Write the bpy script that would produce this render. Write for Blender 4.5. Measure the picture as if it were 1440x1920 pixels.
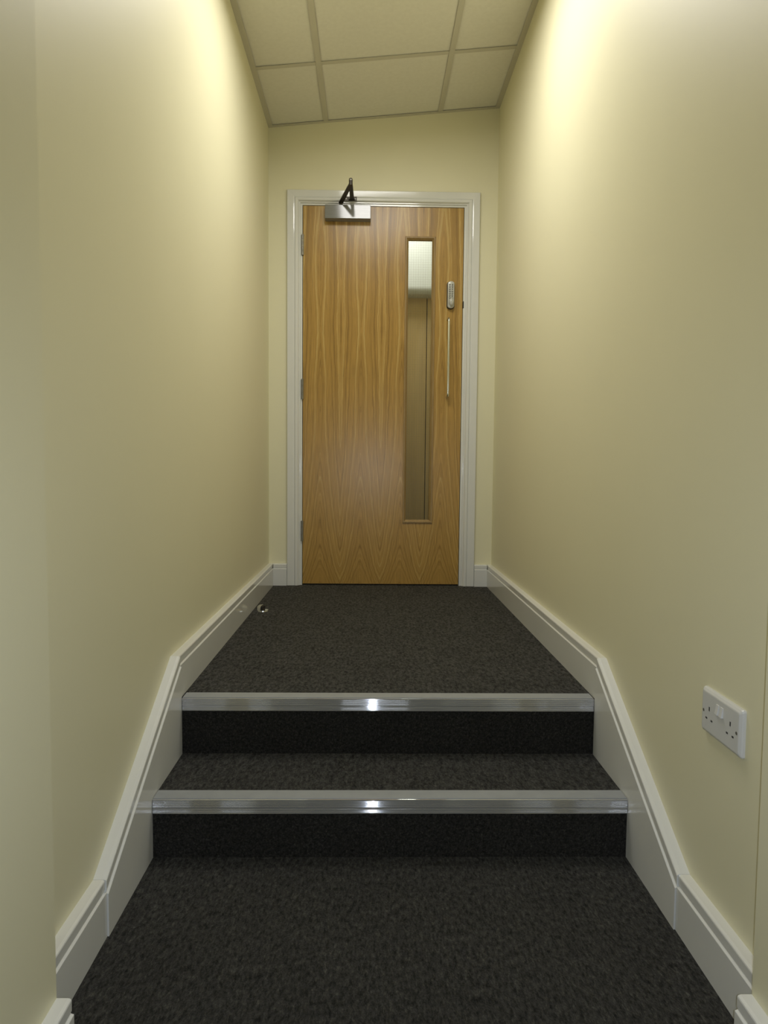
import bpy, bmesh, math, random
from mathutils import Vector, Matrix
random.seed(4)
S = bpy.context.scene
for o in list(bpy.data.objects): bpy.data.objects.remove(o)
COL = S.collection

# ------------------------------------------------------------- camera
F_PX, PITCH, YAW, ROLL = 1311.94, -0.0642, 0.0194, 0.0090
cd = bpy.data.cameras.new('camera'); cam = bpy.data.objects.new('camera', cd); COL.objects.link(cam)
cd.sensor_fit = 'HORIZONTAL'; cd.sensor_width = 36.0; cd.lens = F_PX / 1440 * 36; cd.clip_start = 0.02
cam.matrix_world = (Matrix.Rotation(-YAW, 4, 'Z') @ Matrix.Rotation(math.pi/2 + PITCH, 4, 'X') @ Matrix.Rotation(ROLL, 4, 'Z'))
S.camera = cam
# ------------------------------------------------------------- world and light
w = bpy.data.worlds.new('world'); S.world = w; w.use_nodes = True
w.node_tree.nodes['Background'].inputs[0].default_value = (0.5, 0.5, 0.45, 1)
w.node_tree.nodes['Background'].inputs[1].default_value = 0.05
S.view_settings.view_transform = 'Standard'; S.view_settings.look = 'None'
S.view_settings.gamma = 1; S.view_settings.use_curve_mapping = False
S.view_settings.exposure = 0.0

# measured layout (metres, camera at the origin, y = down the corridor)
XL, XR, YD = -0.542, 0.6533, 3.7393          # corridor walls, door wall
ZLAND, ZSTEP, ZLOW = -0.6368, -0.7921, -0.9353
N1, N2 = 1.8868, 1.6201                      # nosing front edges
NXL, NXR, NY = -0.4763, 0.6030, 1.034        # nearer wall faces and where they start
YBACK = -2.6
SK = 0.1165; TSK = 0.0262
SLOPE = (1.8613 - 1.7428) / (XR - XL); TH = math.atan(SLOPE)
def zc(x): return 1.7428 + SLOPE * (x - XL)
LX, LY = 0.049, 2.40

def area(name, loc, rot, sx, sy, power, col, spread=math.pi):
    l = bpy.data.lights.new(name, 'AREA'); l.shape = 'RECTANGLE'; l.size = sx; l.size_y = sy
    l.energy = power; l.color = col; l.spread = spread
    o = bpy.data.objects.new(name, l); o.location = loc; o.rotation_euler = rot; COL.objects.link(o); return o
area('corridor_lamp', (LX, LY, zc(LX) - 0.036), (0, -TH, 0), 0.54, 0.54, 15.4, (1.0, 0.98, 0.94), math.radians(176))
area('lobby_fill', (LX, -1.29, zc(LX) - 0.036), (0, -TH, 0), 0.54, 0.54, 4, (0.86, 0.92, 1.0), math.radians(165))  # added cool fill behind the viewer, lifts the nearer walls
area('far_room_fill', (0.2, 4.35, 1.70), (0, 0, 0), 0.3, 0.3, 5.0, (1.0, 0.96, 0.88))  # added unseen light, brightens the room behind the door glass
fl = bpy.data.lights.new('camera_flash', 'SPOT'); fl.energy = 26; fl.color = (0.76, 0.84, 1.0); fl.shadow_soft_size = 0.006
fl.spot_size = math.radians(118); fl.spot_blend = 0.9
flo = bpy.data.objects.new('camera_flash', fl); COL.objects.link(flo)
flo.location = (0.02, -0.01, 0.0); flo.rotation_euler = (math.pi/2 + PITCH - 0.27, 0, -YAW)

# ------------------------------------------------------------- materials
def new_mat(name, col, rough=0.5, metal=0.0, spec=0.5):
    m = bpy.data.materials.new(name); m.use_nodes = True
    b = m.node_tree.nodes['Principled BSDF']
    b.inputs['Base Color'].default_value = (*col, 1); b.inputs['Roughness'].default_value = rough
    b.inputs['Metallic'].default_value = metal; b.inputs['Specular IOR Level'].default_value = spec
    return m, m.node_tree.nodes, m.node_tree.links, b
def mottle(m, nodes, links, b, c1, c2, scale, detail=4, bump=0.0, bscale=None, dist=0.001, mapping=(1,1,1)):
    tc = nodes.new('ShaderNodeTexCoord'); mp = nodes.new('ShaderNodeMapping'); mp.inputs['Scale'].default_value = mapping
    links.new(tc.outputs['Object'], mp.inputs[0])
    n = nodes.new('ShaderNodeTexNoise'); n.inputs['Scale'].default_value = scale; n.inputs['Detail'].default_value = detail
    links.new(mp.outputs[0], n.inputs['Vector'])
    r = nodes.new('ShaderNodeValToRGB'); r.color_ramp.elements[0].color = (*c1, 1); r.color_ramp.elements[1].color = (*c2, 1)
    r.color_ramp.elements[0].position = 0.3; r.color_ramp.elements[1].position = 0.7
    links.new(n.outputs['Fac'], r.inputs[0]); links.new(r.outputs[0], b.inputs['Base Color'])
    if bump:
        n2 = nodes.new('ShaderNodeTexNoise'); n2.inputs['Scale'].default_value = bscale or scale; n2.inputs['Detail'].default_value = 3
        links.new(mp.outputs[0], n2.inputs['Vector'])
        bp = nodes.new('ShaderNodeBump'); bp.inputs['Strength'].default_value = bump; bp.inputs['Distance'].default_value = dist
        links.new(n2.outputs['Fac'], bp.inputs['Height']); links.new(bp.outputs[0], b.inputs['Normal'])
    return r
def simple(name, c1, c2, scale, rough, metal=0, bump=0.0, bscale=None, dist=0.001, spec=0.5, mapping=(1,1,1)):
    m, n, l, b = new_mat(name, c1, rough, metal, spec); mottle(m, n, l, b, c1, c2, scale, bump=bump, bscale=bscale, dist=dist, mapping=mapping); return m

WALL = simple('cream_wall_paint', (0.80, 0.760, 0.530), (0.815, 0.775, 0.545), 2.0, 0.48, bump=0.12, bscale=260, dist=0.0006, spec=0.5)
GLOSS = simple('white_gloss_paint', (0.73, 0.73, 0.69), (0.75, 0.75, 0.71), 6, 0.09, bump=0.02, bscale=40, dist=0.0003, spec=0.5)
TILE = simple('mineral_ceiling_tile', (0.80, 0.775, 0.67), (0.84, 0.815, 0.71), 60, 0.9, bump=0.25, bscale=300, dist=0.0008)
TBAR = simple('ceiling_grid_enamel', (0.60, 0.57, 0.46), (0.62, 0.59, 0.48), 5, 0.5)
SILVER = simple('satin_silver', (0.19, 0.19, 0.175), (0.22, 0.22, 0.205), 30, 0.10, metal=0.0, mapping=(1, 1, 12), spec=0.62)
CHROME = simple('polished_steel', (0.70, 0.70, 0.64), (0.74, 0.74, 0.68), 12, 0.22, metal=1.0)
LOCKM = simple('lock_grey_metal', (0.50, 0.50, 0.45), (0.56, 0.56, 0.51), 60, 0.3, metal=0.1)
DARKM = simple('dark_bronze_metal', (0.055, 0.048, 0.040), (0.075, 0.066, 0.055), 40, 0.42, metal=0.6)
HINGE = simple('hinge_steel', (0.24, 0.23, 0.20), (0.30, 0.29, 0.25), 50, 0.35, metal=0.6)
BLACK = simple('black_rubber', (0.012, 0.011, 0.010), (0.02, 0.018, 0.016), 80, 0.6)
PLASTIC = simple('white_plastic', (0.66, 0.66, 0.64), (0.69, 0.69, 0.67), 10, 0.30)
HOLE = simple('socket_slot', (0.03, 0.03, 0.03), (0.05, 0.05, 0.05), 10, 0.6)
GREYP = simple('grey_white_panel', (0.72, 0.76, 0.78), (0.75, 0.79, 0.81), 4, 0.5)
FARWOOD = simple('pale_wood_beyond', (0.58, 0.42, 0.20), (0.66, 0.49, 0.24), 3, 0.5, mapping=(9, 9, 1))
EMITLENS = simple('light_diffuser', (0.8, 0.8, 0.78), (0.85, 0.85, 0.83), 80, 0.4)

def carpet(name, k):
    m, n, l, b = new_mat(name, (0.03, 0.03, 0.028), 0.95, 0, 0.1)
    tc = n.new('ShaderNodeTexCoord')
    mp = n.new('ShaderNodeMapping'); mp.inputs['Scale'].default_value = (1.5, 0.6, 1.5); l.new(tc.outputs['Object'], mp.inputs[0])
    a = n.new('ShaderNodeTexNoise'); a.inputs['Scale'].default_value = 150; a.inputs['Detail'].default_value = 4; a.inputs['Roughness'].default_value = 0.7
    l.new(mp.outputs[0], a.inputs['Vector'])
    r = n.new('ShaderNodeValToRGB'); e = r.color_ramp.elements
    e[0].position = 0.36; e[0].color = (0.014*k, 0.0138*k, 0.0130*k, 1); e[1].position = 0.56; e[1].color = (0.030*k, 0.0295*k, 0.026*k, 1)
    x = e.new(0.70); x.color = (0.078*k, 0.074*k, 0.060*k, 1)
    l.new(a.outputs['Fac'], r.inputs[0])
    v = n.new('ShaderNodeTexNoise'); v.inputs['Scale'].default_value = 7; v.inputs['Detail'].default_value = 5; l.new(tc.outputs['Object'], v.inputs['Vector'])
    mr = n.new('ShaderNodeMapRange'); mr.inputs[1].default_value = 0.35; mr.inputs[2].default_value = 0.65; mr.inputs[3].default_value = 0.86; mr.inputs[4].default_value = 1.12
    l.new(v.outputs['Fac'], mr.inputs[0])
    mx = n.new('ShaderNodeMix'); mx.data_type = 'RGBA'; mx.blend_type = 'MULTIPLY'; mx.inputs[0].default_value = 1
    l.new(r.outputs[0], mx.inputs[6]); l.new(mr.outputs[0], mx.inputs[7]); l.new(mx.outputs[2], b.inputs['Base Color'])
    f2 = n.new('ShaderNodeTexNoise'); f2.inputs['Scale'].default_value = 82; f2.inputs['Detail'].default_value = 5; f2.inputs['Roughness'].default_value = 0.75
    l.new(mp.outputs[0], f2.inputs['Vector'])
    ms = n.new('ShaderNodeMapRange'); ms.inputs[1].default_value = 0.34; ms.inputs[2].default_value = 0.68; ms.inputs[3].default_value = 0.02; ms.inputs[4].default_value = 0.24
    l.new(f2.outputs['Fac'], ms.inputs[0]); l.new(ms.outputs[0], b.inputs['Sheen Weight'])
    m2 = n.new('ShaderNodeMapRange'); m2.inputs[1].default_value = 0.34; m2.inputs[2].default_value = 0.68; m2.inputs[3].default_value = 0.62; m2.inputs[4].default_value = 1.50
    l.new(f2.outputs['Fac'], m2.inputs[0])
    mx2 = n.new('ShaderNodeMix'); mx2.data_type = 'RGBA'; mx2.blend_type = 'MULTIPLY'; mx2.inputs[0].default_value = 1
    l.new(mx.outputs[2], mx2.inputs[6]); l.new(m2.outputs[0], mx2.inputs[7]); l.new(mx2.outputs[2], b.inputs['Base Color'])
    bp = n.new('ShaderNodeBump'); bp.inputs['Strength'].default_value = 0.8; bp.inputs['Distance'].default_value = 0.003
    l.new(a.outputs['Fac'], bp.inputs['Height']); l.new(bp.outputs[0], b.inputs['Normal'])
    return m
CARPET = carpet('charcoal_loop_carpet', 0.66)
_b = CARPET.node_tree.nodes['Principled BSDF']; _b.inputs['Sheen Roughness'].default_value = 0.55; _b.inputs['Sheen Tint'].default_value = (1.0, 0.96, 0.86, 1)

def aluminium():
    m, n, l, b = new_mat('extruded_aluminium', (0.55, 0.56, 0.57), 0.052, 0.66)
    mottle(m, n, l, b, (0.50, 0.51, 0.52), (0.60, 0.61, 0.62), 9, mapping=(1, 60, 60))
    b.inputs['Anisotropic'].default_value = 0.0
    t = n.new('ShaderNodeTangent'); t.direction_type = 'RADIAL'; t.axis = 'X'; l.new(t.outputs[0], b.inputs['Tangent'])
    b.inputs['Anisotropic Rotation'].default_value = 0.0
    return m
ALU = aluminium()
ALUTOP = simple('matt_aluminium', (0.30, 0.315, 0.325), (0.33, 0.345, 0.355), 30, 0.5, metal=0.1)

def oak(name, cathedral=True):
    m, n, l, b = new_mat(name, (0.3, 0.18, 0.06), 0.29)
    def math_(op, a, c=None, d=None):
        q = n.new('ShaderNodeMath'); q.operation = op
        for i, val in enumerate((a, c, d)):
            if val is None: continue
            if isinstance(val, (int, float)): q.inputs[i].default_value = val
            else: l.new(val, q.inputs[i])
        return q.outputs[0]
    tc = n.new('ShaderNodeTexCoord'); sp = n.new('ShaderNodeSeparateXYZ'); l.new(tc.outputs['Object'], sp.inputs[0])
    x, z = sp.outputs[0], sp.outputs[2]
    PER = 0.2145
    s = math_('DIVIDE', math_('ADD', x, 0.27 + PER/2), PER)
    leaf = math_('FLOOR', s); u = math_('MULTIPLY', math_('ABSOLUTE', math_('SUBTRACT', math_('SUBTRACT', s, leaf), 0.5)), PER)
    # slow wander of the grain
    c = n.new('ShaderNodeCombineXYZ'); l.new(math_('MULTIPLY', u, 9.0), c.inputs[0]); l.new(math_('MULTIPLY', z, 1.7), c.inputs[2])
    w1 = n.new('ShaderNodeTexNoise'); w1.inputs['Scale'].default_value = 1.0; w1.inputs['Detail'].default_value = 2; l.new(c.outputs[0], w1.inputs['Vector'])
    c2 = n.new('ShaderNodeCombineXYZ'); l.new(math_('MULTIPLY', u, 60.0), c2.inputs[0]); l.new(math_('MULTIPLY', z, 22), c2.inputs[2])
    w2 = n.new('ShaderNodeTexNoise'); w2.inputs['Scale'].default_value = 1.0; w2.inputs['Detail'].default_value = 3; l.new(c2.outputs[0], w2.inputs['Vector'])
    uu = math_('SQRT', math_('ADD', math_('MULTIPLY', u, u), 0.00004))
    h = math_('MULTIPLY', math_('EXPONENT', math_('MULTIPLY', math_('ADD', z, 0.65), -2.6)), 0.150)
    h2 = math_('MULTIPLY', math_('SINE', math_('ADD', math_('MULTIPLY', z, 9.8), 0.4)), 0.0085)
    fade = math_('EXPONENT', math_('MULTIPLY', math_('MULTIPLY', u, u), -330.0))
    Fv = math_('ADD', math_('SUBTRACT', uu, h), math_('MULTIPLY', h2, fade))
    Fv = math_('ADD', Fv, math_('MULTIPLY', math_('SUBTRACT', w1.outputs['Fac'], 0.5), 0.042))
    Fv = math_('ADD', Fv, math_('MULTIPLY', math_('SUBTRACT', w2.outputs['Fac'], 0.5), 0.0065))
    # rings: noise along the ring field only
    c3 = n.new('ShaderNodeCombineXYZ'); l.new(math_('MULTIPLY', Fv, 98.0), c3.inputs[0]); l.new(math_('MULTIPLY', z, 0.35), c3.inputs[2])
    rg = n.new('ShaderNodeTexNoise'); rg.inputs['Scale'].default_value = 1.0; rg.inputs['Detail'].default_value = 3; rg.inputs['Roughness'].default_value = 0.62; l.new(c3.outputs[0], rg.inputs['Vector'])
    ramp = n.new('ShaderNodeValToRGB'); e = ramp.color_ramp.elements
    e[0].position = 0.33; e[0].color = (0.240, 0.133, 0.027, 1)
    e[1].position = 0.68; e[1].color = (0.58, 0.41, 0.14, 1)
    q = e.new(0.46); q.color = (0.425, 0.250, 0.056, 1)
    q = e.new(0.56); q.color = (0.460, 0.275, 0.066, 1)
    l.new(rg.outputs['Fac'], ramp.inputs[0])
    # fine vertical pores
    c4 = n.new('ShaderNodeCombineXYZ'); l.new(math_('MULTIPLY', x, 420.0), c4.inputs[0]); l.new(math_('MULTIPLY', z, 9.0), c4.inputs[2])
    pr = n.new('ShaderNodeTexNoise'); pr.inputs['Scale'].default_value = 1.0; pr.inputs['Detail'].default_value = 2; l.new(c4.outputs[0], pr.inputs['Vector'])
    mr = n.new('ShaderNodeMapRange'); mr.inputs[1].default_value = 0.3; mr.inputs[2].default_value = 0.7; mr.inputs[3].default_value = 0.78; mr.inputs[4].default_value = 1.16
    l.new(pr.outputs['Fac'], mr.inputs[0])
    mx = n.new('ShaderNodeMix'); mx.data_type = 'RGBA'; mx.blend_type = 'MULTIPLY'; mx.inputs[0].default_value = 1
    l.new(ramp.outputs[0], mx.inputs[6]); l.new(mr.outputs[0], mx.inputs[7]); l.new(mx.outputs[2], b.inputs['Base Color'])
    bp = n.new('ShaderNodeBump'); bp.inputs['Strength'].default_value = 0.15; bp.inputs['Distance'].default_value = 0.0006
    l.new(pr.outputs['Fac'], bp.inputs['Height']); l.new(bp.outputs[0], b.inputs['Normal'])
    return m
OAK = oak('oak_veneer')
OAKBEAD = simple('oak_bead', (0.29, 0.185, 0.065), (0.36, 0.24, 0.095), 14, 0.38, mapping=(6, 6, 0.7))
gm, gn, gl_, gb = new_mat('clear_glass', (0.93, 0.96, 0.92), 0.02)
for nd in list(gn):
    if nd.type != 'OUTPUT_MATERIAL': gn.remove(nd)
_t = gn.new('ShaderNodeBsdfTransparent'); _t.inputs[0].default_value = (0.94, 0.96, 0.92, 1)
_g = gn.new('ShaderNodeBsdfGlossy'); _g.inputs['Roughness'].default_value = 0.03
_f = gn.new('ShaderNodeFresnel'); _f.inputs[0].default_value = 1.45
_m = gn.new('ShaderNodeMixShader'); gl_.new(_f.outputs[0], _m.inputs[0]); gl_.new(_t.outputs[0], _m.inputs[1]); gl_.new(_g.outputs[0], _m.inputs[2])
gl_.new(_m.outputs[0], [q for q in gn if q.type == 'OUTPUT_MATERIAL'][0].inputs[0])
GLASS = gm

# ------------------------------------------------------------- helpers
def link(name, me, mat, parent=None):
    o = bpy.data.objects.new(name, me); COL.objects.link(o)
    if mat: me.materials.append(mat)
    if parent: o.parent = parent
    return o
def obj(name, bm, mat, parent=None, bevel=0, segs=2, smooth=False):
    if bevel:
        bmesh.ops.remove_doubles(bm, verts=bm.verts, dist=1e-6)
        es = [e for e in bm.edges if e.is_manifold and len(e.link_faces) == 2 and e.calc_face_angle(0) > 0.6]
        bmesh.ops.bevel(bm, geom=es, offset=bevel, segments=segs, profile=0.5, affect='EDGES', clamp_overlap=True)
    bmesh.ops.recalc_face_normals(bm, faces=bm.faces)
    me = bpy.data.meshes.new(name); 
    if smooth:
        for f in bm.faces: f.smooth = True
    bm.to_mesh(me); bm.free()
    return link(name, me, mat, parent)
def BM(): return bmesh.new()
def box(bm, x0, x1, y0, y1, z0, z1):
    M = Matrix.Translation(((x0+x1)/2, (y0+y1)/2, (z0+z1)/2)) @ Matrix.Diagonal((abs(x1-x0), abs(y1-y0), abs(z1-z0), 1))
    bmesh.ops.create_cube(bm, size=1, matrix=M); return bm
def loft(bm, rings, caps=True):
    vs = [[bm.verts.new(p) for p in r] for r in rings]; n = len(rings[0])
    for a, b in zip(vs, vs[1:]):
        for i in range(n): bm.faces.new((a[i], a[(i+1) % n], b[(i+1) % n], b[i]))
    if caps: bm.faces.new(vs[0][::-1]); bm.faces.new(vs[-1])
    return bm
def cyl(bm, p0, p1, r, n=20, r2=None):
    p0, p1 = Vector(p0), Vector(p1); d = (p1-p0).normalized()
    a = d.orthogonal().normalized(); c = d.cross(a)
    ring = lambda p, rr: [p + a*rr*math.cos(t*2*math.pi/n) + c*rr*math.sin(t*2*math.pi/n) for t in range(n)]
    return loft(bm, [ring(p0, r), ring(p1, r2 if r2 is not None else r)])
def tube(bm, pts, r, n=16):
    pts = [Vector(p) for p in pts]; rings = []
    for i, p in enumerate(pts):
        d = ((pts[min(i+1, len(pts)-1)] - p).normalized() + (p - pts[max(i-1, 0)]).normalized()).normalized()
        a = Vector((1, 0, 0)); c = d.cross(a).normalized(); a = c.cross(d).normalized()
        rings.append([p + a*r*math.cos(t*2*math.pi/n) + c*r*math.sin(t*2*math.pi/n) for t in range(n)])
    return loft(bm, rings)
def empty(name, loc=(0, 0, 0), parent=None):
    o = bpy.data.objects.new(name, None); o.location = loc; o.empty_display_size = 0.05; COL.objects.link(o)
    if parent: o.parent = parent
    return o
def struct(o, label=None, cat=None):
    o['kind'] = 'structure'; o['label'] = label
    o['category'] = cat; return o
def tag(o, label, cat, group=None):
    o['label'] = label; o['category'] = cat
    if group: o['group'] = group
    return o

# ------------------------------------------------------------- walls
def wall_x(xa, xb, y0, y1, z0):                        # wall slab with a sloping top
    bm = BM(); xs = (xa, xb)
    lo = [(xa, y0, z0), (xb, y0, z0), (xb, y0, zc(xb)+0.02), (xa, y0, zc(xa)+0.02)]
    hi = [(x, y1, z) for x, y, z in lo]
    return loft(bm, [lo, hi])
struct(obj('wall_left', wall_x(XL-0.12, XL, NY-0.001, YD+0.12, ZLOW-0.1), WALL), 'long cream painted wall on the left above the white stair skirting', 'wall')
struct(obj('wall_right', wall_x(XR, XR+0.12, NY-0.001, YD+0.12, ZLOW-0.1), WALL), 'long cream painted wall on the right with the double socket', 'wall')
struct(obj('wall_near_left', wall_x(XL-0.12, NXL, YBACK, NY, ZLOW-0.1), WALL, bevel=0.0), 'nearer cream wall projecting at the left edge of the picture', 'wall')
struct(obj('wall_near_right', wall_x(NXR, XR+0.12, YBACK, NY, ZLOW-0.1), WALL, bevel=0.0), 'nearer cream wall projecting at the right edge of the picture', 'wall')
struct(obj('wall_near', wall_x(XL-0.12, XR+0.12, YBACK-0.1, YBACK, ZLOW-0.1), WALL), 'cream end wall behind the viewer', 'wall')

DL, DR, DB, DT = -0.3621, 0.4759, ZLAND+0.008, 1.3522  # door leaf
OL, OR_, OT = DL-0.018, DR+0.018, DT+0.018              # lining outside
bm = BM()
box(bm, XL, OL-0.012, YD, YD+0.12, ZLAND-0.1, OT+0.012); box(bm, OR_+0.012, XR, YD, YD+0.12, ZLAND-0.1, OT+0.012)
lo = [(XL, YD, OT+0.012), (XR, YD, OT+0.012), (XR, YD, zc(XR)+0.02), (XL, YD, zc(XL)+0.02)]
loft(bm, [lo, [(x, YD+0.12, z) for x, y, z in lo]])
struct(obj('wall_back', bm, WALL), 'cream end wall around the wooden door at the top of the steps', 'wall')

# ------------------------------------------------------------- floors and steps
bm = BM(); box(bm, XL, XR, NY-0.002, N2+0.02, ZLOW-0.06, ZLOW); box(bm, NXL, NXR, YBACK, NY-0.002, ZLOW-0.06, ZLOW)
struct(obj('floor', bm, CARPET), 'charcoal carpet floor below the two steps', 'floor')
bm = BM(); box(bm, XL, XR, N1+0.055, YD+0.04, ZLAND-0.12, ZLAND-0.0002)
struct(obj('floor_landing', bm, CARPET), 'charcoal carpet landing between the upper step and the door', 'floor')

XA, XB = XL+TSK+0.0035, XR-TSK-0.0035
st = tag(empty('stair', (0.055, N2, ZLOW)), 'two charcoal carpeted steps with metal nosings below the landing', 'stairs')
def kid(o, root):            # parent while keeping world placement
    o.parent = root; o.matrix_parent_inverse = Matrix.Translation(-Vector(root.location)); return o
def riser(y, z0, z1, lab):
    bm = BM(); box(bm, XA-0.004, XB+0.004, y, y+0.016, z0, z1)
    o = kid(obj('riser', bm, CARPET, bevel=0.001), st); o['label'] = lab
riser(N2+0.004, ZLOW-0.002, ZSTEP-0.006, 'lower black carpeted riser'); riser(N1+0.004, ZSTEP-0.002, ZLAND-0.006, 'upper black carpeted riser')
bm = BM(); box(bm, XA-0.004, XB+0.004, N2+0.048, N1+0.006, ZSTEP-0.02, ZSTEP)
o = kid(obj('tread', bm, CARPET), st); o['label'] = 'charcoal carpeted tread between the two nosings'
def nosing(y, z, lab):
    # ridged front leg, small lip, flat top leg
    n_, w_ = 0.0345, 0.050
    pr = [(0.006, z-n_), (0.0014, z-n_), (0.0006, z-n_+0.0006)]
    nf = 12; z0 = z-n_+0.0010; p_ = (n_-0.0020)/nf
    for k in range(nf):                                  # fine extruded flutes along the front leg
        for q in range(6):
            u = q/6; a_ = (u-0.5)*2
            pr.append((0.0005 + 0.00050*a_*a_ + (0.0004 if k == 4 else 0), z0 + (k+u)*p_))
    pr += [(0.0004, z-0.0009), (0.0010, z+0.0001), (0.0040, z+0.0006), (w_-0.001, z+0.0012), (w_, z+0.0006), (w_, z-0.006), (0.006, z-0.006)]
    bm = BM(); loft(bm, [[(XA+0.001, y+a, c) for a, c in pr], [(XB-0.001, y+a, c) for a, c in pr]])
    o = kid(obj('nosing', bm, ALU, smooth=True), st); o['label'] = lab
    o.data.set_sharp_from_angle(angle=math.radians(24))
    bm = BM(); box(bm, XA+0.0015, XB-0.0015, y+0.005, y+w_-0.0035, z+0.0002, z+0.0022)
    s = obj('nosing_insert', bm, ALUTOP, bevel=0.0005); s.parent = o; s.matrix_parent_inverse = Matrix.Identity(4)
nosing(N2, ZSTEP, 'lower silver metal stair nosing'); nosing(N1, ZLAND, 'upper silver metal stair nosing')

# ------------------------------------------------------------- skirtings
def skprof(t=TSK, k=1.0):     # (out from the wall, drop below the top); last two points run to the floor
    e = t - TSK
    return [(0, 0), (0.0175, 0), (0.0203+e, 0.0008*k), (0.0222+e, 0.0022*k), (0.0230+e, 0.0042*k), (0.0228+e, 0.0205*k), (0.0214+e, 0.0228*k), (0.0214+e, 0.0244*k), (0.0226+e, 0.0252*k), (TSK-0.0008+e, 0.0258*k), (t, 0.0268*k)]
def sk_run(sections, side, wallx, t=TSK, k=1.0):
    """sections: (y, top z, bottom z); side +1 = sticks out towards +x"""
    rings = []
    for y, zt, zb in sections:
        pr = [(a, zt-d) for a, d in skprof(t, k)] + [(t, zb), (0, zb)]
        rings.append([(wallx + side*a, y, z) for a, z in pr])
    return loft(BM(), rings)
for side, wx, nx, nm, Y1, Y2 in ((1, XL, NXL, 'left', 1.889, 1.343), (-1, XR, NXR, 'right', 1.887, 1.357)):
    root = empty('baseboard_'+nm, (wx, 1.6, ZLOW)); struct(root, 'white gloss skirting stepping down beside the stairs on the %s wall' % nm, 'baseboard')
    def put(name, bm, lab):
        o = kid(obj(name, bm, GLOSS), root); o['label'] = lab
    put('skirting_board', sk_run([(Y1+0.0005, ZLAND+SK, ZLAND-0.001), (YD, ZLAND+SK, ZLAND-0.001)], side, wx), 'skirting length along the landing')
    put('stair_string', sk_run([(Y2, ZLOW+SK+0.0006, ZLOW-0.001), (Y1, ZLAND+SK+0.0006, ZLOW-0.001)], side, wx, TSK+0.0035, 1.13), 'sloping skirting board beside the steps')
    put('skirting_board', sk_run([(NY-0.001, ZLOW+SK, ZLOW-0.001), (Y2-0.0005, ZLOW+SK, ZLOW-0.001)], side, wx), 'skirting length beside the lower floor')
    o = obj('baseboard_near_'+nm, sk_run([(YBACK, ZLOW+SK, ZLOW-0.001), (NY, ZLOW+SK, ZLOW-0.001)], side, nx), GLOSS)
    struct(o, 'short white skirting on the nearer %s wall at the bottom corner' % nm, 'baseboard')
AL, AR, AT = -0.445, 0.5598, 1.4278                     # architrave outside
for nm, xa, xb in (('back_left', XL+TSK, AL), ('back_right', AR, XR-TSK)):
    rings = []
    for x in (xa, xb):
        pr = [(a, ZLAND+SK-d) for a, d in skprof()] + [(TSK, ZLAND-0.001), (0, ZLAND-0.001)]
        rings.append([(x, YD-a, z) for a, z in pr])
    struct(obj('baseboard_'+nm, loft(BM(), rings), GLOSS), 'short white skirting between the door frame and the %s wall' % nm.split('_')[1], 'baseboard')

# ------------------------------------------------------------- ceiling
cl = struct(empty('ceiling', (0.05, 2.0, 1.8)), 'sloping suspended ceiling of cream tiles in a pale grid', 'ceiling')
XBAR = (-0.244, 0.3445); YB = [3.209 - 0.6*i for i in range(10)]; B = 0.012
def cbox(bm, x0, x1, y0, y1, d0, d1):                   # box lying in the tilted ceiling, d = height above the ceiling line
    lo = [(x0, y0, zc(x0)+d0), (x1, y0, zc(x1)+d0), (x1, y0, zc(x1)+d1), (x0, y0, zc(x0)+d1)]
    return loft(bm, [lo, [(x, y1, z) for x, y, z in lo]])
cols = ((XL, XBAR[0]), XBAR, (XBAR[1], XR)); ys = [YD] + [y for y in YB if y > YBACK] + [YBACK]
lights_at = []
for r in range(len(ys)-1):
    for c, (x0, x1) in enumerate(cols):
        m_ = (ys[r]+ys[r+1])/2

        bm = BM(); cbox(bm, x0+0.003, x1-0.003, ys[r+1]+0.003, ys[r]-0.003, 0.003, 0.018)
        kid(obj('ceiling_tile', bm, TILE, bevel=0.001, segs=1), cl)
for x in XBAR:
    bm = BM(); cbox(bm, x-B, x+B, YBACK, YD-0.002, -0.0015, 0.0); cbox(bm, x-0.002, x+0.002, YBACK, YD-0.002, 0.0, 0.018)
    kid(obj('grid_bar', bm, TBAR), cl)
for y in YB:
    if y < YBACK: continue
    for x0, x1 in ((XL+0.02, XBAR[0]-B), (XBAR[0]+B, XBAR[1]-B), (XBAR[1]+B, XR-0.02)):
        bm = BM(); cbox(bm, x0, x1, y-B, y+B, -0.0012, 0.0003); cbox(bm, x0, x1, y-0.002, y+0.002, 0.0003, 0.015)
        kid(obj('cross_bar', bm, TBAR), cl)
for x0, x1 in ((XL, XL+0.024), (XR-0.024, XR)):
    bm = BM(); cbox(bm, x0, x1, YBACK, YD, -0.0022, -0.0005); kid(obj('edge_trim', bm, TBAR), cl)
bm = BM(); cbox(bm, XL+0.024, XR-0.024, YD-0.020, YD, -0.0022, -0.0005); kid(obj('edge_trim', bm, TBAR), cl)
bm = BM(); cbox(bm, XL-0.12, XR+0.12, YBACK-0.1, YD+0.12, 0.06, 0.10); kid(obj('roof_slab', bm, WALL), cl)
lights_at = [(LX-0.295, LX+0.295, yc-0.295, yc+0.295) for yc in (LY, -1.29)]      # shallow fittings fixed under the grid; the second is added for the fill light
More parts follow.
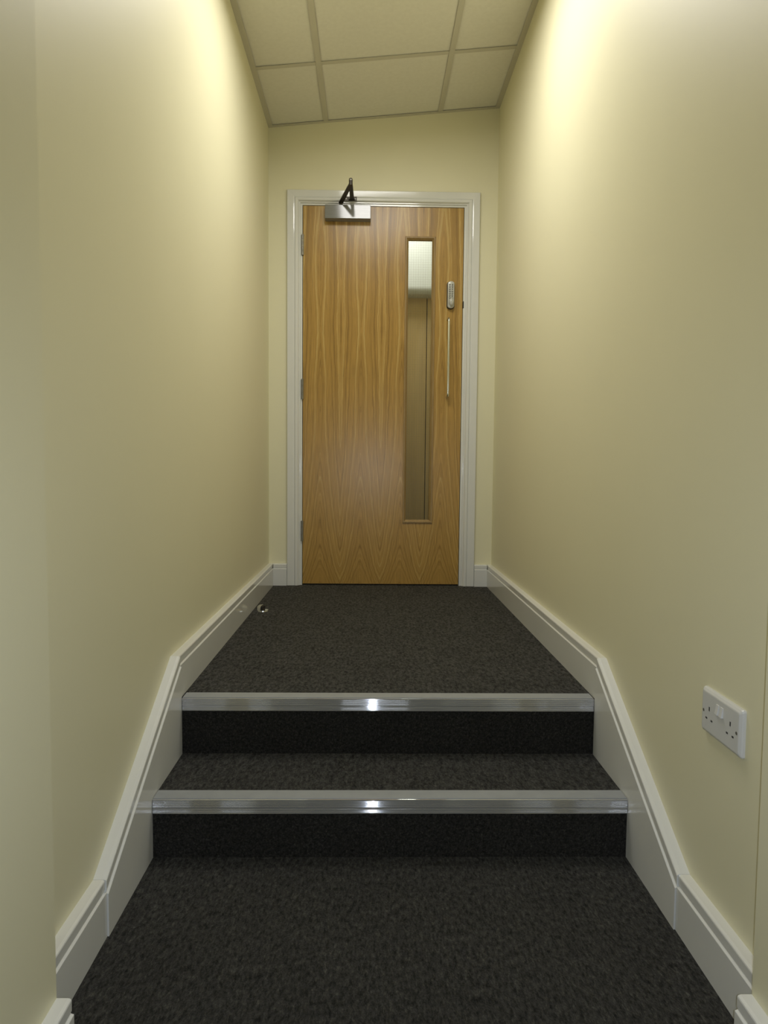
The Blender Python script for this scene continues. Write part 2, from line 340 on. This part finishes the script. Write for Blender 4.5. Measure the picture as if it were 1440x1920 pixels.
for i, (x0, x1, y0, y1) in enumerate(lights_at):
    t = tag(empty('ceiling_light', ((x0+x1)/2, (y0+y1)/2, zc((x0+x1)/2))), ['square ceiling light panel fixed above the carpet landing', 'added square panel for the fill light behind the viewer'][i], 'light')
    bm = BM(); g = 0.014
    for a in ((x0+g, x0+g+0.014, y0+g, y1-g), (x1-g-0.014, x1-g, y0+g, y1-g), (x0+g+0.014, x1-g-0.014, y0+g, y0+g+0.014), (x0+g+0.014, x1-g-0.014, y1-g-0.014, y1-g)):
        cbox(bm, *a, -0.034, -0.001)
    kid(obj('frame', bm, TBAR), t)
    bm = BM(); cbox(bm, x0+g+0.014, x1-g-0.014, y0+g+0.014, y1-g-0.014, -0.030, -0.004); kid(obj('diffuser', bm, EMITLENS), t)

# ------------------------------------------------------------- door frame
yf = YD + 0.001
bm = BM(); G = 0.003
box(bm, OL-0.012, DL-G, yf-0.002, yf+0.11, ZLAND, DT+G); box(bm, DR+G, OR_+0.012, yf-0.002, yf+0.11, ZLAND, DT+G)
box(bm, OL-0.012, OR_+0.012, yf-0.002, yf+0.11, DT+G, OT+0.012)
for x0, x1 in ((DL-G, DL+0.012), (DR-0.012, DR+G)): box(bm, x0, x1, yf+0.05, yf+0.08, ZLAND, DT+G)
box(bm, DL-G, DR+G, yf+0.05, yf+0.08, DT-0.012, DT+G)
fr = struct(obj('trim_1', bm, GLOSS), 'white painted door lining around the wooden door', 'door frame')
bm = BM(); box(bm, DR+G-0.0008, DR+G+0.0035, YD-0.0035, YD+0.02, 0.838, 0.874)
o = obj('strike_plate', bm, BLACK, fr, bevel=0.0008); o['label'] = 'small black strike plate beside the keypad lock'

arc = struct(empty('trim_2', (0.057, YD, ZLAND)), 'white moulded architrave framing the wooden door', 'architrave')
IW = 0.0685
AP = [(0, 0), (0, 0.0135), (0.0020, 0.0168), (0.004, 0.0180), (0.034, 0.0160), (0.0385, 0.0148), (0.0405, 0.0128), (0.0425, 0.0152), (0.0445, 0.0190), (0.054, 0.0184), (0.0575, 0.0168), (0.061, 0.0115), (0.0625, 0.0081), (0.067, 0.0080), (0.0685, 0.0060), (0.0685, 0)]
def apply_leg(x_of, zb):
    pts = []
    bot = [(x_of(w_), YD-d, zb) for w_, d in AP]; top = [(x_of(w_), YD-d, AT - w_*0.92) for w_, d in AP]
    return loft(BM(), [bot, top])
kid(obj('architrave_leg', apply_leg(lambda w_: AL+w_, ZLAND), GLOSS), arc)
kid(obj('architrave_leg', apply_leg(lambda w_: AR-w_, ZLAND), GLOSS), arc)
kid(obj('architrave_head', loft(BM(), [[(AL+w_, YD-d, AT-w_*0.92) for w_, d in AP], [(AR-w_, YD-d, AT-w_*0.92) for w_, d in AP]]), GLOSS), arc)

# ------------------------------------------------------------- door
dr = struct(empty('door_1', (DL, YD, DB)), 'tall oak veneer door with a narrow glazed slot at the end of the corridor', 'door')
GX0, GX1, GZ0, GZ1 = 0.180, 0.322, -0.290, 1.195       # hole for the glass
bm = BM(); y0, y1 = YD+0.001, YD+0.045
xs = [DL, GX0, GX1, DR]; zs = [DB, GZ0, GZ1, DT]
V = {}
for k, y in enumerate((y0, y1)):
    for i, x in enumerate(xs):
        for j, z in enumerate(zs): V[i, j, k] = bm.verts.new((x, y, z))
for i in range(3):
    for j in range(3):
        if (i, j) == (1, 1): continue
        bm.faces.new((V[i,j,0], V[i+1,j,0], V[i+1,j+1,0], V[i,j+1,0])); bm.faces.new((V[i,j,1], V[i,j+1,1], V[i+1,j+1,1], V[i+1,j,1]))
for i in range(3):
    bm.faces.new((V[i,0,0], V[i,0,1], V[i+1,0,1], V[i+1,0,0])); bm.faces.new((V[i,3,0], V[i+1,3,0], V[i+1,3,1], V[i,3,1]))
    bm.faces.new((V[0,i,0], V[0,i+1,0], V[0,i+1,1], V[0,i,1])); bm.faces.new((V[3,i,0], V[3,i,1], V[3,i+1,1], V[3,i+1,0]))
bm.faces.new((V[1,1,0], V[1,2,0], V[1,2,1], V[1,1,1])); bm.faces.new((V[2,1,0], V[2,1,1], V[2,2,1], V[2,2,0]))
bm.faces.new((V[1,1,0], V[1,1,1], V[2,1,1], V[2,1,0])); bm.faces.new((V[1,2,0], V[2,2,0], V[2,2,1], V[1,2,1]))
leaf = kid(obj('door_leaf', bm, OAK), dr)
# glazing beads: mitred frame, proud of the leaf, sloping in towards the glass
yg = YD + 0.020
bp_ = [(-0.0085, 0.0008), (-0.0085, -0.004), (-0.006, -0.0055), (-0.001, -0.0055), (0.0085, 0.0045), (0.0095, 0.019), (0.0005, 0.019), (0.0005, 0.0008)]
def rect(a, d): return [(GX0+a, YD+d, GZ0+a), (GX1-a, YD+d, GZ0+a), (GX1-a, YD+d, GZ1-a), (GX0+a, YD+d, GZ1-a)]
for k in range(4):
    c0 = [rect(a, d)[k] for a, d in bp_]; c1 = [rect(a, d)[(k+1) % 4] for a, d in bp_]
    kid(obj('glazing_bead', loft(BM(), [c0, c1]), OAKBEAD), dr)
bm = BM(); box(bm, GX0+0.001, GX1-0.001, YD+0.0195, YD+0.0255, GZ0+0.001, GZ1-0.001)
gl = kid(obj('glass', bm, GLASS), dr); gl['label'] = 'narrow wired glass pane in the door'
bm = BM(); x = GX0+0.012
while x < GX1-0.005: cyl(bm, (x, YD+0.0225, GZ0+0.002), (x, YD+0.0225, GZ1-0.002), 0.00032, 4); x += 0.0127
z = GZ0+0.010
while z < GZ1-0.005: cyl(bm, (GX0+0.002, YD+0.0225, z), (GX1-0.002, YD+0.0225, z), 0.00022, 4); z += 0.0127
o = obj('wire_mesh', bm, HINGE, gl); o.matrix_parent_inverse = Matrix.Identity(4); o['kind'] = 'stuff'
# hinges
for z0, z1, lab in ((1.098, 1.204, 'top'), (0.354, 0.459, 'middle'), (-0.399, -0.290, 'bottom')):
    bm = BM(); n = 5; h = (z1-z0)/n
    for i in range(n): cyl(bm, (DL-G/2, YD-0.0055, z0+i*h+0.0004), (DL-G/2, YD-0.0055, z0+(i+1)*h-0.0004), 0.0058 if i % 2 == 0 else 0.0056, 16)
    cyl(bm, (DL-G/2, YD-0.0055, z1), (DL-G/2, YD-0.0055, z1+0.003), 0.0045, 12, 0.002)
    hg = kid(obj('hinge', bm, HINGE), dr); hg['label'] = lab + ' steel hinge'
    bm = BM(); box(bm, DL-G-0.0075, DL-G/2, YD-0.0022, YD-0.0012, z0, z1-0.002)
    o = obj('hinge_leaf', bm, HINGE, hg); o.matrix_parent_inverse = Matrix.Identity(4)
# door closer
cx0, cx1, cz0, cz1, cy = -0.2463, -0.0105, 1.2735, 1.3425, YD-0.050
bm = BM(); box(bm, cx0, cx1, cy, YD+0.0005, cz0, cz1)
clo = kid(obj('door_closer', bm, SILVER, bevel=0.0018, segs=3), dr); clo['label'] = 'silver box of the overhead door closer'
def sub(name, bm, mat, par, bevel=0, lab=None, smooth=False):
    o = obj(name, bm, mat, par, bevel=bevel, smooth=smooth); o.matrix_parent_inverse = Matrix.Identity(4)
    if lab: o['label'] = lab
    return o
def flatbar(p, q, wdt, th, w2=None):
    p, q = Vector(p), Vector(q); d = (q-p).normalized(); s = d.cross(Vector((0, 0, 1))).normalized(); w2 = w2 or wdt
    up = Vector((0, 0, th/2)); 
    return loft(BM(), [[p-s*wdt/2-up, p+s*wdt/2-up, p+s*wdt/2+up, p-s*wdt/2+up], [q-s*w2/2-up, q+s*w2/2-up, q+s*w2/2+up, q-s*w2/2+up]])
EL = (-0.1075, 3.478, 1.366)
sp0 = (-0.165, YD-0.026, 1.358)
bm = BM(); cyl(bm, (sp0[0], sp0[1], cz1-0.001), (sp0[0], sp0[1], 1.366), 0.0095); sub('spindle', bm, DARKM, clo)
sub('closer_arm', flatbar((sp0[0], sp0[1], 1.361), (EL[0], EL[1], 1.363), 0.024, 0.006, 0.019), DARKM, clo, 0.001, 'dark arm from the closer box')
sub('closer_arm', flatbar((EL[0], EL[1], 1.372), (-0.108, YD-0.024, 1.381), 0.017, 0.007, 0.022), DARKM, clo, 0.001, 'dark arm from elbow to frame')
bm = BM(); cyl(bm, (EL[0], EL[1], 1.357), (EL[0], EL[1], 1.386), 0.0092, 24); cyl(bm, (EL[0], EL[1], 1.386), (EL[0], EL[1], 1.390), 0.0092, 24, 0.006)
sub('elbow_joint', bm, DARKM, clo)
bm = BM(); cyl(bm, (EL[0], EL[1], 1.3785), (EL[0], EL[1], 1.3835), 0.0097, 24); sub('joint_ring', bm, HINGE, clo)
bm = BM(); box(bm, -0.146, -0.083, YD-0.021, YD-0.0185, 1.372, 1.394); box(bm, -0.125, -0.093, YD-0.036, YD-0.021, 1.376, 1.387)
sub('arm_bracket', bm, DARKM, clo, 0.0008, 'dark bracket fixed to the door frame')
for xx in (-0.138, -0.091):
    bm = BM(); cyl(bm, (xx, YD-0.0225, 1.383), (xx, YD-0.0205, 1.383), 0.0035, 12); sub('screw', bm, HINGE, clo)
# keypad lock
def capsule(bm, cx, z0, z1, r, ya, yb, rb, n=12, inset=0.0):
    def outline(rr, dr_):
        pts = []
        for k in range(n+1):
            a = math.pi*k/n; pts.append((cx + (rr)*math.cos(a) , z1 - rb + (rr/r*rb if 1 else 0)*math.sin(a)*1.0))
        for k in range(n+1):
            a = math.pi + math.pi*k/n; pts.append((cx + rr*math.cos(a), z0 + rb + rr/r*rb*math.sin(a)))
        return pts
    r1 = outline(r, 0); r2 = outline(r-inset*0.35, 0); r3 = outline(r-inset, 0)
    return loft(bm, [[(x, ya, z) for x, z in r1], [(x, yb+inset, z) for x, z in r1], [(x, yb+inset*0.3, z) for x, z in r2], [(x, yb, z) for x, z in r3]])
kx, kz0, kz1 = 0.4125, 0.8335, 0.9720
bm = BM(); capsule(bm, kx-0.0005, kz0-0.0022, kz1+0.002, 0.0198, YD+0.0005, YD-0.012, 0.014, inset=0.001)
kp = kid(obj('keypad_lock', bm, BLACK), dr); kp['label'] = 'silver push-button keypad lock on a black base'
bm = BM(); capsule(bm, kx, kz0, kz1, 0.0172, YD-0.0115, YD-0.0245, 0.012, inset=0.003); sub('faceplate', bm, LOCKM, kp)
for r in range(7):
    for s in (-1, 1):
        bm = BM(); px, pz = kx+s*0.0070, kz1-0.0175-r*0.0113
        cyl(bm, (px, YD-0.024, pz), (px, YD-0.0245, pz), 0.0044, 14); 
        cyl(bm, (px, YD-0.0245, pz), (px, YD-0.0272, pz), 0.0030, 14, 0.0025)
        bm2 = None
        sub('button', bm, LOCKM, kp)
        bm = BM(); cyl(bm, (px-s*0.0004, YD-0.0244, pz-0.0012), (px-s*0.0004, YD-0.0247, pz-0.0012), 0.0043, 14); sub('button_surround', bm, DARKM, kp)
bm = BM()
M = Matrix.Translation((kx+0.0005, YD-0.036, kz0+0.029)) @ Matrix.Diagonal((0.0125, 0.011, 0.0205, 1))
bmesh.ops.create_uvsphere(bm, u_segments=24, v_segments=16, radius=1, matrix=M); cyl(bm, (kx, YD-0.024, kz0+0.026), (kx, YD-0.034, kz0+0.027), 0.009, 20)
sub('turn_knob', bm, LOCKM, kp, smooth=True, lab='smooth oval turn knob')
# pull handle
hx, hz0, hz1 = 0.4005, 0.3725, 0.7780; yb_ = YD-0.048; rr = 0.016
pts = [(hx, YD+0.001, hz1), (hx, yb_+rr, hz1)] + [(hx, yb_+rr-rr*math.sin(a), hz1-rr+rr*math.cos(a)) for a in (0.4, 0.8, 1.2)] + [(hx, yb_, hz1-rr), (hx, yb_, hz0+rr)] + [(hx, yb_+rr-rr*math.sin(a), hz0+rr-rr*math.cos(a)) for a in (1.2, 0.8, 0.4)] + [(hx, yb_+rr, hz0), (hx, YD+0.001, hz0)]
ph = kid(obj('pull_handle', tube(BM(), pts, 0.0062), CHROME, smooth=True), dr); ph['label'] = 'slim steel pull bar below the keypad lock'

# ------------------------------------------------------------- room beyond the glass
FY = 4.80
struct(obj('wall_far_room', wall_x(XL-0.12, XR+0.12, FY+0.06, FY+0.16, ZLAND-0.1), WALL), 'wall of the room seen through the door glass', 'wall')
struct(obj('wall_far_left', wall_x(XL-0.12, XL, YD+0.12, FY+0.06, ZLAND-0.1), WALL), 'left wall of the room behind the door', 'wall')
struct(obj('wall_far_right', wall_x(XR, XR+0.12, YD+0.12, FY+0.06, ZLAND-0.1), WALL), 'right wall of the room behind the door', 'wall')
struct(obj('ceiling_far_room', cbox(BM(), XL-0.12, XR+0.12, YD+0.12, FY+0.16, 0.0, 0.05), WALL), 'ceiling of the room behind the door', 'ceiling')
struct(obj('floor_far_room', box(BM(), XL-0.12, XR+0.12, YD+0.04, FY+0.16, ZLAND-0.12, ZLAND-0.0004), CARPET), 'carpet of the room behind the door', 'floor')
d2 = struct(empty('door_2', (0.0, FY, ZLAND)), 'pale wooden panelling seen through the narrow door glass', 'panelling')
sl = FY/3.7393
for x0, x1 in ((-0.45, 0.3690), (0.3735, 0.60)):
    bm = BM(); box(bm, x0, x1, FY, FY+0.05, ZLAND+0.001, 1.16); kid(obj('panel', bm, FARWOOD, bevel=0.002), d2)
# white box above the panelling, rounded lower front edge
pr = [(FY+0.055, 1.66), (FY-0.13, 1.66), (FY-0.13, 1.185)] + [(FY-0.13+0.045-0.045*math.cos(a), 1.185-0.045*math.sin(a)) for a in [math.pi/2*k/8 for k in range(1, 9)]] + [(FY+0.055, 1.14)]
o = obj('wall_cabinet', loft(BM(), [[(-0.30, a, c) for a, c in pr], [(0.62, a, c) for a, c in pr]]), GREYP)
tag(o, 'white cabinet with a rounded grey lower edge seen at the top of the door glass', 'cabinet')

# ------------------------------------------------------------- double socket on the right wall
sy, sz = 1.2455, -0.4585
so = tag(empty('double_socket', (XR, sy, sz)), 'white double switched wall socket on the right wall above the skirting', 'socket')
bm = BM(); H = (0.0725, 0.043)
def srect(ins, dx, rc=0.004):
    pts = []; a, b = H[0]-ins, H[1]-ins
    for sx_, sz_, a0 in ((1, 1, 0), (-1, 1, 90), (-1, -1, 180), (1, -1, 270)):
        for k in range(4):
            an = math.radians(a0+30*k); pts.append((XR-dx, sy+sx_*(a-rc)+rc*math.cos(an), sz+sz_*(b-rc)+rc*math.sin(an)))
    return pts
loft(bm, [srect(0, -0.0005), srect(0, 0.0035), srect(0.0015, 0.0065), srect(0.0055, 0.0095), srect(0.0075, 0.0100)])
kid(obj('plate', bm, PLASTIC), so)
XF = XR-0.0100
def slot(dy, dz, hy, hz):
    bm = BM(); box(bm, XF-0.0003, XF+0.003, sy+dy-hy, sy+dy+hy, sz+dz-hz, sz+dz+hz); kid(obj('pin_slot', bm, HOLE), so)
    bm = BM(); box(bm, XF-0.0006, XF+0.002, sy+dy-hy, sy+dy+hy, sz+dz-hz-0.0010, sz+dz-hz); kid(obj('slot_edge', bm, PLASTIC), so)
for c in (0.0385, -0.0385):
    slot(c, 0.0075, 0.0018, 0.0040); slot(c+0.0100, -0.0125, 0.0032, 0.0017); slot(c-0.0100, -0.0125, 0.0032, 0.0017)
for c in (0.0603, -0.0603):
    bm = BM(); cyl(bm, (XF-0.0004, sy+c, sz-0.001), (XF+0.001, sy+c, sz-0.001), 0.0030, 16); kid(obj('screw', bm, HINGE), so)
for c in (0.0075, -0.0075):
    bm = BM()
    a, b_ = 0.0056, 0.0095
    lo = [(XF+0.001, sy+c-a, sz+0.017-b_), (XF+0.001, sy+c+a, sz+0.017-b_), (XF+0.001, sy+c+a, sz+0.017+b_), (XF+0.001, sy+c-a, sz+0.017+b_)]
    hi = [(XF-0.0045, sy+c-a+0.0006, sz+0.017-b_), (XF-0.0045, sy+c+a-0.0006, sz+0.017-b_), (XF-0.0008, sy+c+a-0.0006, sz+0.017+b_), (XF-0.0008, sy+c-a+0.0006, sz+0.017+b_)]
    loft(bm, [lo, hi]); kid(obj('rocker_switch', bm, PLASTIC, bevel=0.0008), so)

# ------------------------------------------------------------- half-moon door stop
dx, dy = -0.4700, 3.056
ds = tag(empty('door_stop', (dx, dy, ZLAND)), 'small half-moon metal door stop on the landing carpet by the left skirting', 'door stop')
bm = BM(); cyl(bm, (dx, dy, ZLAND-0.001), (dx, dy, ZLAND+0.0045), 0.0245, 32, 0.0235); kid(obj('base_disc', bm, CHROME), ds)
bm = BM(); n = 16; base = []; mid = []; top = []
for k in range(n+1):
    a = math.pi/2 + math.radians(-12) + math.pi*k/n
    for lst, r_, zz in ((base, 0.0225, 0.0045), (mid, 0.0215, 0.019), (top, 0.0150, 0.0255)): lst.append((dx+r_*math.cos(a)-0.003, dy+r_*math.sin(a), ZLAND+zz))
loft(bm, [base, mid, top]); kid(obj('half_dome', bm, CHROME), ds)
bm = BM(); a = math.radians(-12); M = Matrix.Translation((dx+0.0010, dy, ZLAND+0.0125)) @ Matrix.Rotation(a, 4, 'Z') @ Matrix.Diagonal((0.006, 0.036, 0.017, 1))
bmesh.ops.create_cube(bm, size=1, matrix=M); kid(obj('rubber_buffer', bm, BLACK, bevel=0.0015), ds)

# smooth shading where the facets are gentle
for me in bpy.data.meshes:
    if any(k in me.name for k in ('hinge', 'elbow', 'button', 'spindle', 'half_dome', 'base_disc', 'keypad', 'faceplate')):
        me.polygons.foreach_set('use_smooth', [len(p.vertices) == 4 for p in me.polygons])
        try: me.set_sharp_from_angle(angle=math.radians(35))
        except Exception: pass
